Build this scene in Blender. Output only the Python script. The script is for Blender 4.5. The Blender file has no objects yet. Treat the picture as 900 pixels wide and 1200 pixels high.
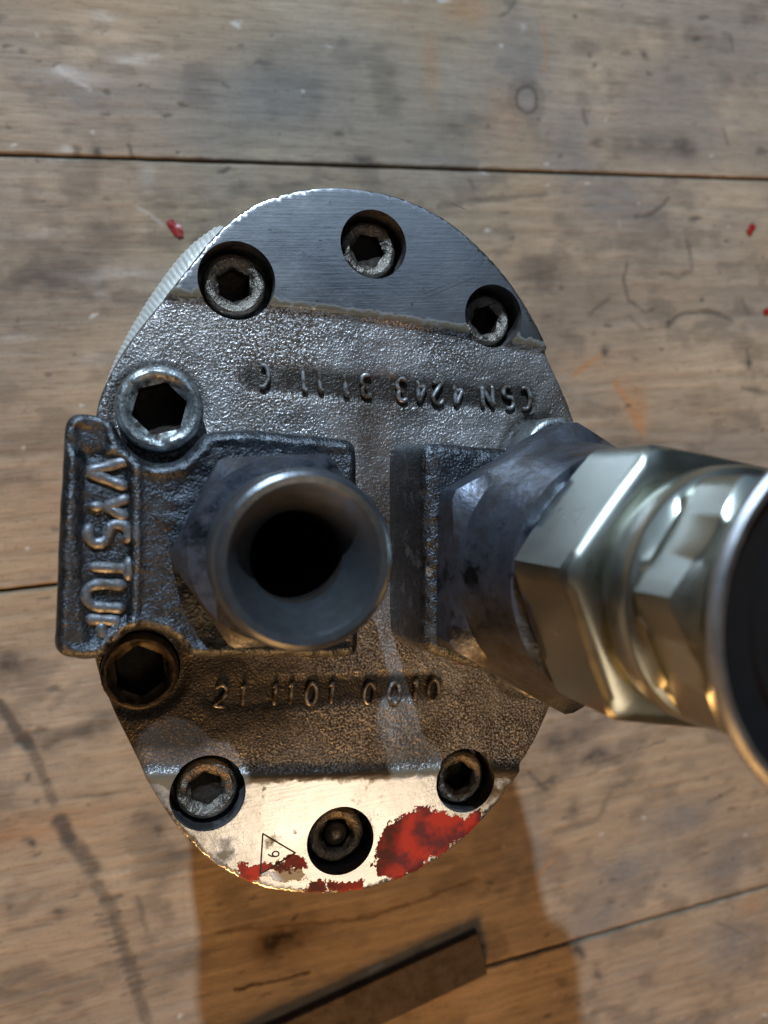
import bpy, bmesh, math, random
import numpy as np
from mathutils import Vector, Matrix
from mathutils.geometry import delaunay_2d_cdt
random.seed(4); rng = np.random.default_rng(4)
S = 0.001                       # everything below is written in millimetres
BENCH_D, COVER_Z = 260.0, 110.0  # camera height over the bench, height of the pump's cover face

# ------------------------------------------------------------------ camera
F_PX = 906.0
def _basis():
    n = np.array([-270.0, 20.0, -F_PX]); Z = -n/np.linalg.norm(n)
    X = np.array([3250.0, 320.0, -F_PX]); X -= X@Z*Z; X /= np.linalg.norm(X)
    return X, np.cross(Z, X), Z
BX, BY, BZ = _basis()
sc = bpy.context.scene
cd = bpy.data.cameras.new('camera'); cam = bpy.data.objects.new('camera', cd)
sc.collection.objects.link(cam); sc.camera = cam
cd.sensor_fit = 'VERTICAL'; cd.sensor_height = 7.2; cd.lens = 7.2*F_PX/1200.0
cd.clip_start = 0.005; cd.clip_end = 20
M = Matrix((tuple(BX), tuple(BY), tuple(BZ)))      # world = M @ camera
cam.matrix_world = Matrix.Translation((0, 0, BENCH_D*S)) @ M.to_4x4()
cd.dof.use_dof = True; cd.dof.focus_distance = 0.155; cd.dof.aperture_fstop = cd.lens/1.7
def unp(px, py, z):             # a point of the photograph at height z (mm) -> x, y in mm
    r = np.array([px-450.0, 600.0-py, -F_PX]); t = -(BENCH_D-z)/(r@BZ); q = r*t
    return np.array([q@BX, q@BY])
def unpl(pts, z): return np.array([unp(x, y, z) for x, y in pts])

# ------------------------------------------------------------------ light
w = bpy.data.worlds.new('World'); sc.world = w; w.use_nodes = True
w.node_tree.nodes['Background'].inputs[0].default_value = (0.55, 0.50, 0.48, 1)
w.node_tree.nodes['Background'].inputs[1].default_value = 0.03
def lamp(name, loc, target, size, power, color, sy=None):
    l = bpy.data.lights.new(name, 'AREA'); l.energy = power; l.color = color
    l.size = size
    if sy: l.shape = 'RECTANGLE'; l.size_y = sy
    o = bpy.data.objects.new(name, l); sc.collection.objects.link(o)
    o.location = loc; d = Vector(target)-Vector(loc); o.rotation_euler = d.to_track_quat('-Z', 'Y').to_euler()
    return o
TG = (0.04, -0.01, 0.05)
el = math.radians(39); D = 1.25
lamp('cool_work_lamp', (TG[0]-0.17*D*math.cos(el), TG[1]+D*math.cos(el), TG[2]+D*math.sin(el)), TG, 0.022, 19.0, (0.68, 0.84, 1.0))
lamp('warm_room_lamp', (TG[0]-0.26, TG[1]-0.89, TG[2]+0.36), TG, 0.32, 7.4, (1.0, 0.50, 0.16))
lamp('cream_reflection_fill', (0.17, -0.42, 0.86), (0.04, -0.06, 0.11), 0.24, 0.82, (1.0, 0.78, 0.54))  # added overhead panel, gives the machined face its cream reflection
lamp('soft_cool_fill', (0.25, 0.75, 0.95), TG, 0.9, 1.0, (0.48, 0.70, 1.0))  # added soft fill that gives the metal its bluish reflections
sc.view_settings.view_transform = 'Standard'; sc.view_settings.look = 'None'
sc.view_settings.exposure = 0; sc.view_settings.gamma = 1
sc.render.engine = 'CYCLES'
try:
    sc.cycles.use_denoising = True; sc.cycles.sample_clamp_indirect = 4
except Exception: pass

# ------------------------------------------------------------------ helpers: noise
def vnoise(x, y, seed):
    xi = np.floor(x).astype(np.int64); yi = np.floor(y).astype(np.int64)
    fx = x-xi; fy = y-yi; fx = fx*fx*(3-2*fx); fy = fy*fy*(3-2*fy)
    def h(a, b):
        n = (a*374761393 + b*668265263 + seed*974634777) & 0xffffffff
        n = ((n ^ (n >> 13))*1274126177) & 0xffffffff
        n = (n ^ (n >> 16)) & 0xffffffff
        return n/4294967295.0
    return (h(xi, yi)*(1-fx)+h(xi+1, yi)*fx)*(1-fy)+(h(xi, yi+1)*(1-fx)+h(xi+1, yi+1)*fx)*fy
def fbm(x, y, sx, sy, seed, octv=4):
    s = 0; a = 1; t = 0
    for k in range(octv):
        s = s+a*vnoise(x/sx*2**k+17.3*k, y/sy*2**k+9.1*k, seed+k); t += a; a *= 0.55
    return s/t
def sst(a, b, x):
    t = np.clip((x-a)/(b-a), 0, 1); return t*t*(3-2*t)
def seg_dist(P, A, B):
    d = B-A; L = d@d+1e-12; t = np.clip(((P-A)@d)/L, 0, 1); return np.linalg.norm(P-(A+t[:, None]*d), axis=1)
def line_dist(P, pts, closed=False):
    m = np.full(len(P), 1e9); n = len(pts)
    for i in range(n if closed else n-1): m = np.minimum(m, seg_dist(P, pts[i], pts[(i+1) % n]))
    return m
def inside(P, poly):
    r = np.zeros(len(P), bool); n = len(poly); x, y = P[:, 0], P[:, 1]
    for i in range(n):
        x1, y1 = poly[i]; x2, y2 = poly[(i+1) % n]
        c = ((y1 > y) != (y2 > y)); r ^= c & (x < (x2-x1)*(y-y1)/((y2-y1)+1e-15)+x1)
    return r
def sdist(P, poly):             # > 0 inside
    d = line_dist(P, poly, True); return np.where(inside(P, poly), d, -d)
def smooth_closed(pts, n):      # Catmull-Rom through the points, resampled
    pts = np.asarray(pts, float); m = len(pts); out = []
    for i in range(m):
        p0, p1, p2, p3 = pts[i-1], pts[i], pts[(i+1) % m], pts[(i+2) % m]
        for t in np.linspace(0, 1, 14, endpoint=False):
            out.append(0.5*((2*p1)+(-p0+p2)*t+(2*p0-5*p1+4*p2-p3)*t*t+(-p0+3*p1-3*p2+p3)*t**3))
    return resample(np.array(out), n)
def resample(p, n):
    q = np.vstack([p, p[:1]]); s = np.concatenate([[0], np.cumsum(np.linalg.norm(np.diff(q, axis=0), axis=1))])
    t = np.linspace(0, s[-1], n, endpoint=False)
    return np.column_stack([np.interp(t, s, q[:, 0]), np.interp(t, s, q[:, 1])])

# ------------------------------------------------------------------ helpers: objects
def link(name, verts, faces, mat, parent=None, smooth=True, mats=None, midx=None, attrs=None, cattr=None):
    me = bpy.data.meshes.new(name)
    me.from_pydata((np.asarray(verts, float)*S).tolist(), [], faces)
    for m in (mats or [mat]): me.materials.append(m)
    if midx is not None: me.polygons.foreach_set('material_index', np.asarray(midx, np.int32))
    me.polygons.foreach_set('use_smooth', [smooth]*len(me.polygons))
    for k, v in (attrs or {}).items():
        a = me.attributes.new(k, 'FLOAT', 'POINT'); a.data.foreach_set('value', np.asarray(v, np.float32))
    if cattr is not None:
        a = me.attributes.new('tint', 'FLOAT_COLOR', 'POINT')
        a.data.foreach_set('color', np.column_stack([cattr, np.ones(len(cattr))]).astype(np.float32).ravel())
    me.update()
    o = bpy.data.objects.new(name, me); sc.collection.objects.link(o)
    if parent: o.parent = parent
    return o
def sharp(o, deg=35):
    me = o.data; bm = bmesh.new(); bm.from_mesh(me)
    for e in bm.edges:
        if len(e.link_faces) == 2 and e.calc_face_angle(0) > math.radians(deg): e.smooth = False
    bm.to_mesh(me); bm.free(); return o
def tag(o, label=None, cat=None, group=None, kind=None):
    for k, v in (('label', label), ('category', cat), ('group', group), ('kind', kind)):
        if v: o[k] = v
    return o

# ------------------------------------------------------------------ helpers: materials
class NT:
    def __init__(s, name):
        s.m = bpy.data.materials.new(name); s.m.use_nodes = True; s.t = s.m.node_tree
        s.b = s.t.nodes['Principled BSDF']; s.tc = s.t.nodes.new('ShaderNodeTexCoord')
    def n(s, typ, **kw):
        x = s.t.nodes.new(typ)
        for k, v in kw.items(): setattr(x, k, v)
        return x
    def l(s, a, b): s.t.links.new(a, b)
    def setp(s, k, v): s.b.inputs[k].default_value = v
    def noise(s, scale_mm, detail=4, rough=0.55, vec=None, stretch=None, dist=0.0):
        x = s.n('ShaderNodeTexNoise'); x.inputs['Scale'].default_value = 1000.0/scale_mm
        x.inputs['Detail'].default_value = detail; x.inputs['Roughness'].default_value = rough
        x.inputs['Distortion'].default_value = dist
        if stretch:
            mp = s.n('ShaderNodeMapping'); mp.inputs['Scale'].default_value = stretch
            s.l(s.tc.outputs['Object'], mp.inputs['Vector']); s.l(mp.outputs[0], x.inputs['Vector'])
        else: s.l(s.tc.outputs['Object'], x.inputs['Vector'])
        return x.outputs['Fac']
    def ramp(s, fac, stops):
        r = s.n('ShaderNodeValToRGB'); s.l(fac, r.inputs[0]); e = r.color_ramp.elements
        while len(e) < len(stops): e.new(0.5)
        for q, (p, c) in zip(e, stops):
            q.position = p; q.color = (c, c, c, 1) if isinstance(c, (int, float)) else (*c, 1)
        return r.outputs[0]
    def mix(s, fac, a, b, mode='MIX'):
        x = s.n('ShaderNodeMix', data_type='RGBA', blend_type=mode)
        for i, v in ((0, fac), (6, a), (7, b)):
            if hasattr(v, 'is_linked') or hasattr(v, 'links'): s.l(v, x.inputs[i])
            elif i == 0: x.inputs[0].default_value = v
            else: x.inputs[i].default_value = (*v, 1) if len(v) == 3 else v
        return x.outputs[2]
    def math(s, op, a, b=0.0, clamp=False):
        x = s.n('ShaderNodeMath', operation=op, use_clamp=clamp)
        for i, v in ((0, a), (1, b)):
            if isinstance(v, (int, float)): x.inputs[i].default_value = v
            else: s.l(v, x.inputs[i])
        return x.outputs[0]
    def attr(s, name, col=False):
        x = s.n('ShaderNodeAttribute', attribute_name=name); return x.outputs['Color' if col else 'Fac']
    def bump(s, h, dist_mm, strength=1.0, prev=None):
        x = s.n('ShaderNodeBump'); x.inputs['Strength'].default_value = strength
        x.inputs['Distance'].default_value = dist_mm*S; s.l(h, x.inputs['Height'])
        if prev: s.l(prev, x.inputs['Normal'])
        return x.outputs[0]
def metal(name, c1, c2, rough=(0.3, 0.5), metallic=1.0, grime=(0.05, 0.035, 0.02), gamt=0.35, gsc=6.0,
          bsc=0.7, bd=0.05, big=0.0, stretch=None):
    m = NT(name); n1 = m.noise(gsc, 6, 0.65); n2 = m.noise(bsc, 4, 0.6, stretch=stretch)
    g = m.ramp(n1, [(0.5-gamt*0.5+0.02, 1.0), (0.5-gamt*0.5+0.22, 0.0)]) if gamt > 0 else None
    col = m.mix(m.noise(gsc*0.35, 5, 0.6), c1, c2)
    if g: col = m.mix(g, col, grime)
    m.l(col, m.b.inputs['Base Color'])
    r = m.n('ShaderNodeMapRange'); m.l(m.noise(gsc*0.6, 5), r.inputs[0]); r.inputs[1].default_value = 0.3; r.inputs[2].default_value = 0.7
    r.inputs[3].default_value, r.inputs[4].default_value = rough
    rr = r.outputs[0]
    if g:
        rr = m.math('ADD', rr, m.math('MULTIPLY', g, 0.2), True)
        m.l(m.math('MULTIPLY', m.math('SUBTRACT', 1.0, m.math('MULTIPLY', g, 0.8)), metallic), m.b.inputs['Metallic'])
    else: m.setp('Metallic', metallic)
    m.l(rr, m.b.inputs['Roughness'])
    nb = m.bump(n2, bd)
    if big: nb = m.bump(m.noise(gsc*0.5, 3), big, prev=nb)
    m.l(nb, m.b.inputs['Normal']); return m.m

def mat_wood():
    m = NT('weathered_bench_wood'); base = m.attr('tint', True)
    g = m.noise(0.8, 5, 0.65, stretch=(0.09, 1, 1), dist=0.5); sp = m.noise(1.3, 6, 0.75)
    col = m.mix(1.0, base, m.ramp(g, [(0.3, (0.74, 0.71, 0.67)), (0.48, (1, 1, 1)), (0.7, (1.16, 1.14, 1.12))]), 'MULTIPLY')
    col = m.mix(m.ramp(sp, [(0.56, 0.0), (0.70, 0.65)]), col, (0.085, 0.07, 0.06))
    m.l(col, m.b.inputs['Base Color'])
    m.l(m.ramp(sp, [(0.3, 0.72), (0.7, 0.55)]), m.b.inputs['Roughness']); m.setp('Specular IOR Level', 0.08)
    m.l(m.bump(sp, 0.12, prev=m.bump(g, 0.18)), m.b.inputs['Normal']); return m.m

def mat_cast():
    """rough oily casting: fine grained bumps, brown grime in the pits, dark oily patches with painted shade"""
    m = NT('rough_cast_iron')
    fine = m.noise(0.48, 2.5, 0.5, dist=0.3); mid = m.noise(9.0, 5, 0.6); dark = m.noise(22.0, 4, 0.6)
    oil_shade = m.attr('oil_shade')
    pits = m.ramp(fine, [(0.44, 1.0), (0.58, 0.0)])
    col = m.mix(mid, (0.40, 0.40, 0.42), (0.58, 0.58, 0.59))
    col = m.mix(m.math('MULTIPLY', pits, m.ramp(m.noise(16.0, 4), [(0.35, 0.45), (0.6, 0.95)])), col, (0.075, 0.050, 0.028))
    col = m.mix(m.ramp(dark, [(0.50, 0.0), (0.68, 0.55)]), col, (0.10, 0.075, 0.05))
    col = m.mix(m.math('MULTIPLY', oil_shade, 0.93), col, (0.018, 0.013, 0.009))
    m.l(col, m.b.inputs['Base Color'])
    m.l(m.math('SUBTRACT', 1.0, m.math('ADD', m.math('MULTIPLY', pits, 0.55), m.math('MULTIPLY', oil_shade, 0.4)), True), m.b.inputs['Metallic'])
    m.l(m.ramp(mid, [(0.3, 0.34), (0.7, 0.50)]), m.b.inputs['Roughness'])
    m.l(m.bump(fine, 0.26, prev=m.bump(m.noise(2.2, 3), 0.25, prev=m.bump(mid, 0.6))), m.b.inputs['Normal']); return m.m

def mat_machined():
    m = NT('machined_cover_face')
    br = m.noise(0.5, 3, 0.5, stretch=(0.05, 1.0, 1.0)); cl = m.noise(14.0, 5, 0.6); spot = m.noise(2.4, 4, 0.65)
    col = m.mix(1.0, m.mix(cl, (0.52, 0.54, 0.57), (0.70, 0.70, 0.71)), m.ramp(br, [(0.3, 0.93), (0.7, 1.03)]), 'MULTIPLY')
    col = m.mix(m.ramp(spot, [(0.66, 0.0), (0.72, 0.8)]), col, (0.08, 0.07, 0.06))
    gr = m.math('ADD', m.attr('grime'), m.math('MULTIPLY', m.math('SUBTRACT', m.noise(2.2, 5, 0.6), 0.5), 1.6))
    grm = m.ramp(gr, [(0.45, 0.0), (0.85, 0.9)])
    col = m.mix(grm, col, (0.115, 0.082, 0.035))
    # flaking red paint: the attribute is millimetres inside the patch, noise frays its edge
    fr = m.math('MULTIPLY', m.math('SUBTRACT', m.noise(2.6, 6, 0.75), 0.5), 7.0)
    red = m.ramp(m.math('ADD', m.attr('paint'), fr), [(0.48, 0.0), (0.56, 1.0)])
    pale = m.ramp(m.math('ADD', m.math('ADD', m.attr('primer'), fr), 0.3), [(0.45, 0.0), (0.6, 1.0)])
    col = m.mix(pale, col, (0.72, 0.70, 0.62))
    col = m.mix(red, col, m.mix(m.ramp(m.noise(5.0, 4), [(0.42, 0.0), (0.58, 1.0)]), (0.11, 0.007, 0.009), (0.42, 0.018, 0.006)))
    m.l(col, m.b.inputs['Base Color'])
    paint = m.math('MAXIMUM', red, pale)
    m.l(m.math('SUBTRACT', 1.0, m.math('MAXIMUM', paint, grm), True), m.b.inputs['Metallic'])
    m.l(m.mix(paint, m.ramp(cl, [(0.3, 0.24), (0.7, 0.33)]), (0.5, 0.5, 0.5)), m.b.inputs['Roughness'])
    b = m.bump(paint, 0.3, prev=m.bump(spot, 0.04, prev=m.bump(br, 0.02)))
    m.l(b, m.b.inputs['Normal']); return m.m

def worn(mat, c, lo=0.505, hi=0.56, amt=0.8):
    t = mat.node_tree; b = t.nodes['Principled BSDF']; g = t.nodes.new('ShaderNodeNewGeometry'); rp = t.nodes.new('ShaderNodeMapRange')
    t.links.new(g.outputs['Pointiness'], rp.inputs[0]); rp.inputs[1].default_value = lo; rp.inputs[2].default_value = hi; rp.inputs[4].default_value = amt
    old = b.inputs['Base Color'].links[0].from_socket; x = t.nodes.new('ShaderNodeMix'); x.data_type = 'RGBA'
    t.links.new(rp.outputs[0], x.inputs[0]); t.links.new(old, x.inputs[6]); x.inputs[7].default_value = (*c, 1); t.links.new(x.outputs[2], b.inputs['Base Color'])
    return mat
WOOD = mat_wood(); CAST = mat_cast(); MACH = mat_machined()
PAD = worn(metal('worn_dark_casting', (0.036, 0.040, 0.048), (0.10, 0.112, 0.13), (0.32, 0.48), gamt=0.54, gsc=4.0, bsc=0.5, bd=0.22, grime=(0.022, 0.018, 0.011), big=0.3), (0.36, 0.40, 0.44), 0.515, 0.60, 0.65)
PADLET = worn(metal('worn_pad_letter', (0.13, 0.145, 0.17), (0.22, 0.24, 0.27), (0.36, 0.5), metallic=0.9, gamt=0.3, gsc=2.5, bsc=0.5, bd=0.12, grime=(0.03, 0.028, 0.02)), (0.30, 0.32, 0.36), 0.53, 0.62, 0.4)
LETTER = metal('rubbed_letter_metal', (0.40, 0.42, 0.46), (0.58, 0.60, 0.63), (0.32, 0.48), metallic=0.85, gamt=0.15, gsc=2.0, bsc=0.6, bd=0.06)
BOLT = metal('oily_bolt_steel', (0.13, 0.115, 0.10), (0.29, 0.27, 0.24), (0.32, 0.55), gamt=0.56, gsc=1.5, bsc=0.55, bd=0.32, grime=(0.05, 0.036, 0.022))
SHADEBOLT = metal('shaded_bolt_steel', (0.015, 0.013, 0.011), (0.055, 0.046, 0.038), (0.3, 0.45), gamt=0.2, gsc=3.0, bsc=0.7, bd=0.1)  # bolt steel with the outlet pad's shade put into its colour
BOLTP = metal('worn_bolt_steel', (0.26, 0.29, 0.31), (0.46, 0.50, 0.52), (0.3, 0.5), gamt=0.36, gsc=2.2, bsc=0.7, bd=0.12, grime=(0.035, 0.03, 0.022))
NEARBLACK = metal('near_black_coat', (0.010, 0.008, 0.006), (0.028, 0.020, 0.013), (0.4, 0.7), metallic=0.0, gamt=0, gsc=2.0, bsc=0.8, bd=0.3)  # near-black for the bolt sockets and the slab under the planks
STEELD = metal('blued_fitting_steel', (0.055, 0.065, 0.09), (0.17, 0.195, 0.25), (0.24, 0.40), gamt=0.24, gsc=8.0, bsc=1.2, bd=0.10, big=0.15, grime=(0.03, 0.03, 0.035))
TUBE = metal('dull_tube_steel', (0.07, 0.08, 0.095), (0.12, 0.135, 0.15), (0.26, 0.38), metallic=0.75, gamt=0.0, gsc=5.0, bsc=1.5, bd=0.04)
ZINC = metal('zinc_plated_steel', (0.36, 0.38, 0.35), (0.47, 0.485, 0.43), (0.27, 0.34), gamt=0.0, gsc=9.0, bsc=3.0, bd=0.008)
RIM = metal('zinc_cap_rim', (0.46, 0.48, 0.52), (0.58, 0.60, 0.64), (0.32, 0.42), gamt=0.0, gsc=6.0, bsc=2.0, bd=0.03)
BLACK = metal('black_rubber_deep_bore', (0.006, 0.006, 0.007), (0.011, 0.010, 0.010), (0.85, 0.95), metallic=0.0, gamt=0, gsc=6.0, bsc=1.5, bd=0.08)  # rubber in the end cap; down the bores, painted darkness of depth
BLACK.node_tree.nodes['Principled BSDF'].inputs['Specular IOR Level'].default_value = 0.1
BORE = metal('dark_bore', (0.012, 0.011, 0.010), (0.022, 0.018, 0.016), (0.5, 0.7), metallic=0.0, gamt=0, gsc=4.0, bsc=1.2, bd=0.1)  # near-black colour stands in for the darkness inside the tube
RIB = metal('ribbed_flange_steel', (0.7, 0.71, 0.68), (0.85, 0.85, 0.8), (0.35, 0.5), metallic=0.55, gamt=0.0, gsc=2.5, bsc=0.8, bd=0.1)
for _m in (BORE, NEARBLACK): _m.node_tree.nodes['Principled BSDF'].inputs['Specular IOR Level'].default_value = 0.2
BODY = metal('pump_body_iron', (0.2, 0.2, 0.21), (0.35, 0.35, 0.36), (0.35, 0.55), gamt=0.35, gsc=8.0, bsc=1.0, bd=0.2)
RUST = metal('rusty_bar_steel', (0.055, 0.040, 0.032), (0.095, 0.068, 0.052), (0.5, 0.7), metallic=0.2, gamt=0.3, gsc=6.0, bsc=1.0, bd=0.15, grime=(0.045, 0.03, 0.022))
REDP = metal('red_paint_chip', (0.22, 0.012, 0.012), (0.32, 0.02, 0.015), (0.3, 0.45), metallic=0.0, gamt=0, gsc=3.0, bsc=1.0, bd=0.1)
MARK = metal('scribed_dark_line', (0.02, 0.014, 0.01), (0.03, 0.02, 0.015), (0.5, 0.7), metallic=0.0, gamt=0, gsc=3.0)

# ================================================================== THE BENCH
def axis_grid(lo, a, b, hi, fine):
    mid = np.arange(a, b+fine*0.5, fine)
    def out(g): 
        v = []; x = 0; s = fine
        while x < g: s *= 1.25; x += s; v.append(min(x, g))
        return np.array(v)
    return np.concatenate([lo+0*0+(a-lo)-out(a-lo)[::-1], mid, mid[-1]+out(hi-mid[-1])])
GAPS = [106.7, -25.4, -184.2]
YE = [420.0]+GAPS+[-340.0]
def bz(pts): return unpl(pts, 0)
BLOT = []    # centre(px), radius px (x,y), colour, strength
DK = (0.085, 0.072, 0.062); GY = (0.20, 0.185, 0.172); OR = (0.40, 0.19, 0.075); WH = (0.58, 0.56, 0.53)
for c in [(610, 70, 45, 60, GY, .75), (560, 110, 60, 40, GY, .5), (330, 110, 60, 45, GY, .6), (400, 60, 50, 40, GY, .35), (670, 175, 40, 50, GY, .8), (520, 190, 60, 40, GY, .5),
          (490, 240, 50, 20, DK, .2), (720, 235, 60, 35, GY, .8), (790, 90, 70, 30, GY, .45), (240, 160, 50, 30, GY, .4),
          (505, 75, 10, 40, OR, .55), (545, 10, 30, 18, OR, .7), (590, 130, 25, 30, OR, .4), (460, 10, 40, 20, OR, .35), (750, 485, 13, 28, OR, .9), (735, 455, 20, 15, OR, .5),
          (30, 975, 70, 14, OR, .6), (690, 430, 60, 14, OR, .3), (80, 560, 90, 40, OR, .16), (60, 640, 60, 60, OR, .2),
          (60, 330, 70, 30, DK, .4), (40, 380, 60, 15, DK, .22), (125, 275, 25, 16, DK, .3), (700, 340, 30, 30, DK, .25), (760, 300, 40, 35, DK, .25), (640, 320, 30, 20, DK, .35), (640, 370, 30, 40, DK, .3),
          (800, 175, 14, 12, DK, .75), (760, 170, 30, 12, DK, .35), (540, 150, 30, 14, DK, .3), (700, 165, 8, 6, DK, .5), (430, 188, 10, 6, DK, 1.), (114, 176, 4, 5, DK, .9), (706, 412, 5, 6, DK, 1.), (785, 380, 5, 4, DK, .9),
          (876, 426, 4, 5, DK, .8), (754, 65, 4, 6, DK, .8), (690, 65, 3, 3, DK, .7), (730, 520, 50, 14, DK, .3), (820, 470, 60, 10, DK, .2),
          (650, 870, 22, 12, DK, .5), (680, 860, 14, 10, DK, .5), (700, 885, 22, 8, DK, .55), (725, 920, 20, 12, DK, .35), (672, 950, 10, 14, DK, .4),
          (740, 1020, 60, 26, GY, .9), (800, 960, 60, 24, GY, .8), (700, 1080, 50, 25, GY, .7), (860, 1110, 50, 40, GY, .8), (840, 1020, 50, 18, GY, .5), (610, 1000, 40, 60, GY, .5), (860, 1000, 40, 30, GY, .6),
          (680, 1110, 7, 12, DK, .6), (700, 1140, 6, 10, DK, .5), (660, 1150, 10, 6, DK, .4), (770, 1095, 12, 5, DK, .35), (880, 1060, 16, 12, OR, .5), (650, 1000, 12, 30, OR, .25),
          (8, 780, 16, 14, DK, .6), (60, 870, 16, 12, DK, .45), (120, 850, 14, 14, DK, .4), (95, 858, 14, 6, DK, .5), (20, 1160, 30, 20, DK, .25), (210, 1000, 22, 12, DK, .4), (180, 960, 20, 10, DK, .3), (72, 1068, 7, 4, DK, .8), (182, 972, 5, 4, DK, .7),
          (30, 910, 4, 4, DK, .7), (38, 990, 3, 4, DK, .7), (200, 1130, 30, 18, DK, .3), (325, 1103, 46, 26, OR, .35), (325, 1103, 31, 19, (0.03, 0.018, 0.010), 1.0),
          (85, 90, 30, 8, WH, .5), (75, 82, 14, 4, WH, .6), (160, 70, 24, 7, WH, .55), (100, 118, 16, 14, GY, .6), (125, 20, 12, 4, WH, .55), (75, 180, 8, 4, WH, .6), (150, 318, 30, 5, WH, .5), (110, 325, 24, 5, WH, .4),
          (120, 345, 10, 3, WH, .5), (40, 275, 30, 4, WH, .35), (175, 205, 8, 16, WH, .35), (565, 198, 5, 4, WH, .8), (613, 32, 4, 4, WH, .6), (725, 262, 2, 5, WH, .6), (110, 422, 16, 6, WH, .3), (15, 398, 20, 5, WH, .3)]:
    BLOT.append(c)
STROKES = [  # px polyline, half width mm, colour, strength
 ([(0, 826), (10, 840), (22, 862)], 1.6, DK, .85), ([(30, 865), (45, 895), (62, 940)], 1.5, DK, .6), ([(70, 963), (80, 980)], 2.4, DK, .9), ([(82, 985), (95, 1000), (108, 1018)], 2.6, DK, .75),
 ([(112, 1035), (130, 1062), (142, 1095), (158, 1150), (172, 1195)], 1.8, DK, .65), ([(30, 865), (35, 872)], 2.0, DK, .9), ([(120, 1056), (140, 1050)], .9, DK, .7), ([(60, 830), (90, 800)], 1.2, DK, .3),
 ([(160, 1050), (172, 1090)], .8, DK, .4),
 ([(745, 255), (765, 250), (783, 232)], .7, DK, .75), ([(735, 308), (730, 330), (737, 352), (758, 366)], .7, DK, .6), ([(775, 320), (795, 325), (812, 318), (805, 280)], .8, DK, .45),
 ([(783, 378), (800, 367), (830, 364), (858, 374)], .8, DK, .65), ([(690, 370), (713, 350)], .8, DK, .5), ([(738, 372), (755, 386)], .6, DK, .4), ([(672, 440), (705, 416)], .5, OR, .7), ([(722, 450), (740, 480), (752, 505)], 1.6, OR, .55),
 ([(870, 352), (876, 368)], .6, DK, .6), ([(876, 410), (878, 432)], .6, DK, .5), ([(870, 455), (900, 460)], .7, DK, .5), ([(585, 20), (605, 2)], .5, DK, .5), ([(637, 30), (640, 60), (636, 85)], .5, OR, .5),
 ([(515, 242), (580, 232), (640, 228)], 1.0, DK, .55), ([(550, 210), (557, 222)], .4, DK, .7), ([(855, 40), (860, 62)], .4, DK, .6), ([(848, 150), (853, 170)], .5, DK, .5), ([(683, 130), (687, 145)], .8, DK, .5), ([(690, 132), (690, 132)], .8, DK, .4),
 ([(150, 170), (157, 186)], .4, DK, .7), ([(160, 240), (190, 262)], .4, WH, .35), ([(65, 78), (105, 105)], .6, WH, .3), ([(140, 72), (185, 66)], .6, WH, .25), ([(620, 905), (640, 925)], .7, DK, .7), ([(598, 925), (640, 918), (700, 905)], .4, DK, .55),
 ([(715, 930), (700, 960), (650, 975)], 1.2, DK, .35), ([(645, 1010), (625, 1035)], 1.0, OR, .4), ([(860, 925), (830, 940)], .6, DK, .5), ([(700, 895), (740, 880), (780, 868)], .5, DK, .5),
 ([(275, 1160), (310, 1152), (362, 1139)], .45, (0.04, 0.02, 0.01), .95), ([(255, 1092), (330, 1085), (430, 1076), (500, 1052), (560, 1030)], .45, (0.10, 0.05, 0.02), .6), ([(420, 1075), (480, 1060)], .5, (0.1, 0.05, 0.02), .5),
 ([(240, 1070), (290, 1060)], .4, (0.1, 0.05, 0.02), .4), ([(420, 1168), (470, 1150)], .4, (0.1, 0.05, 0.02), .3), ([(10, 1090), (60, 1082)], .4, DK, .4), ([(60, 1120), (130, 1108)], .4, DK, .35), ([(90, 935), (160, 925)], .4, DK, .3),
 ([(840, 1080), (880, 1100)], .5, DK, .4), ([(310, 420), (330, 415)], .5, DK, .3)]
for k in range(13):            # short ticks across the pencil streak
    t = k/12; x = 120+45*t; y = 1070+90*t
    STROKES.append(([(x-9, y+2), (x+10+3*math.sin(k*3), y-3)], 0.38, DK, .6))
bench = tag(link('workbench', [(-420, -340, -46), (720, -340, -46), (720, 420, -46), (-420, 420, -46), (-420, -340, -24), (720, -340, -24), (720, 420, -24), (-420, 420, -24)],
            [(0, 3, 2, 1), (4, 5, 6, 7), (0, 1, 5, 4), (1, 2, 6, 5), (2, 3, 7, 6), (3, 0, 4, 7)], BODY, smooth=False), kind='structure',
            label='dirty workbench of wide wooden planks')
bench.data.materials[0] = NEARBLACK
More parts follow.
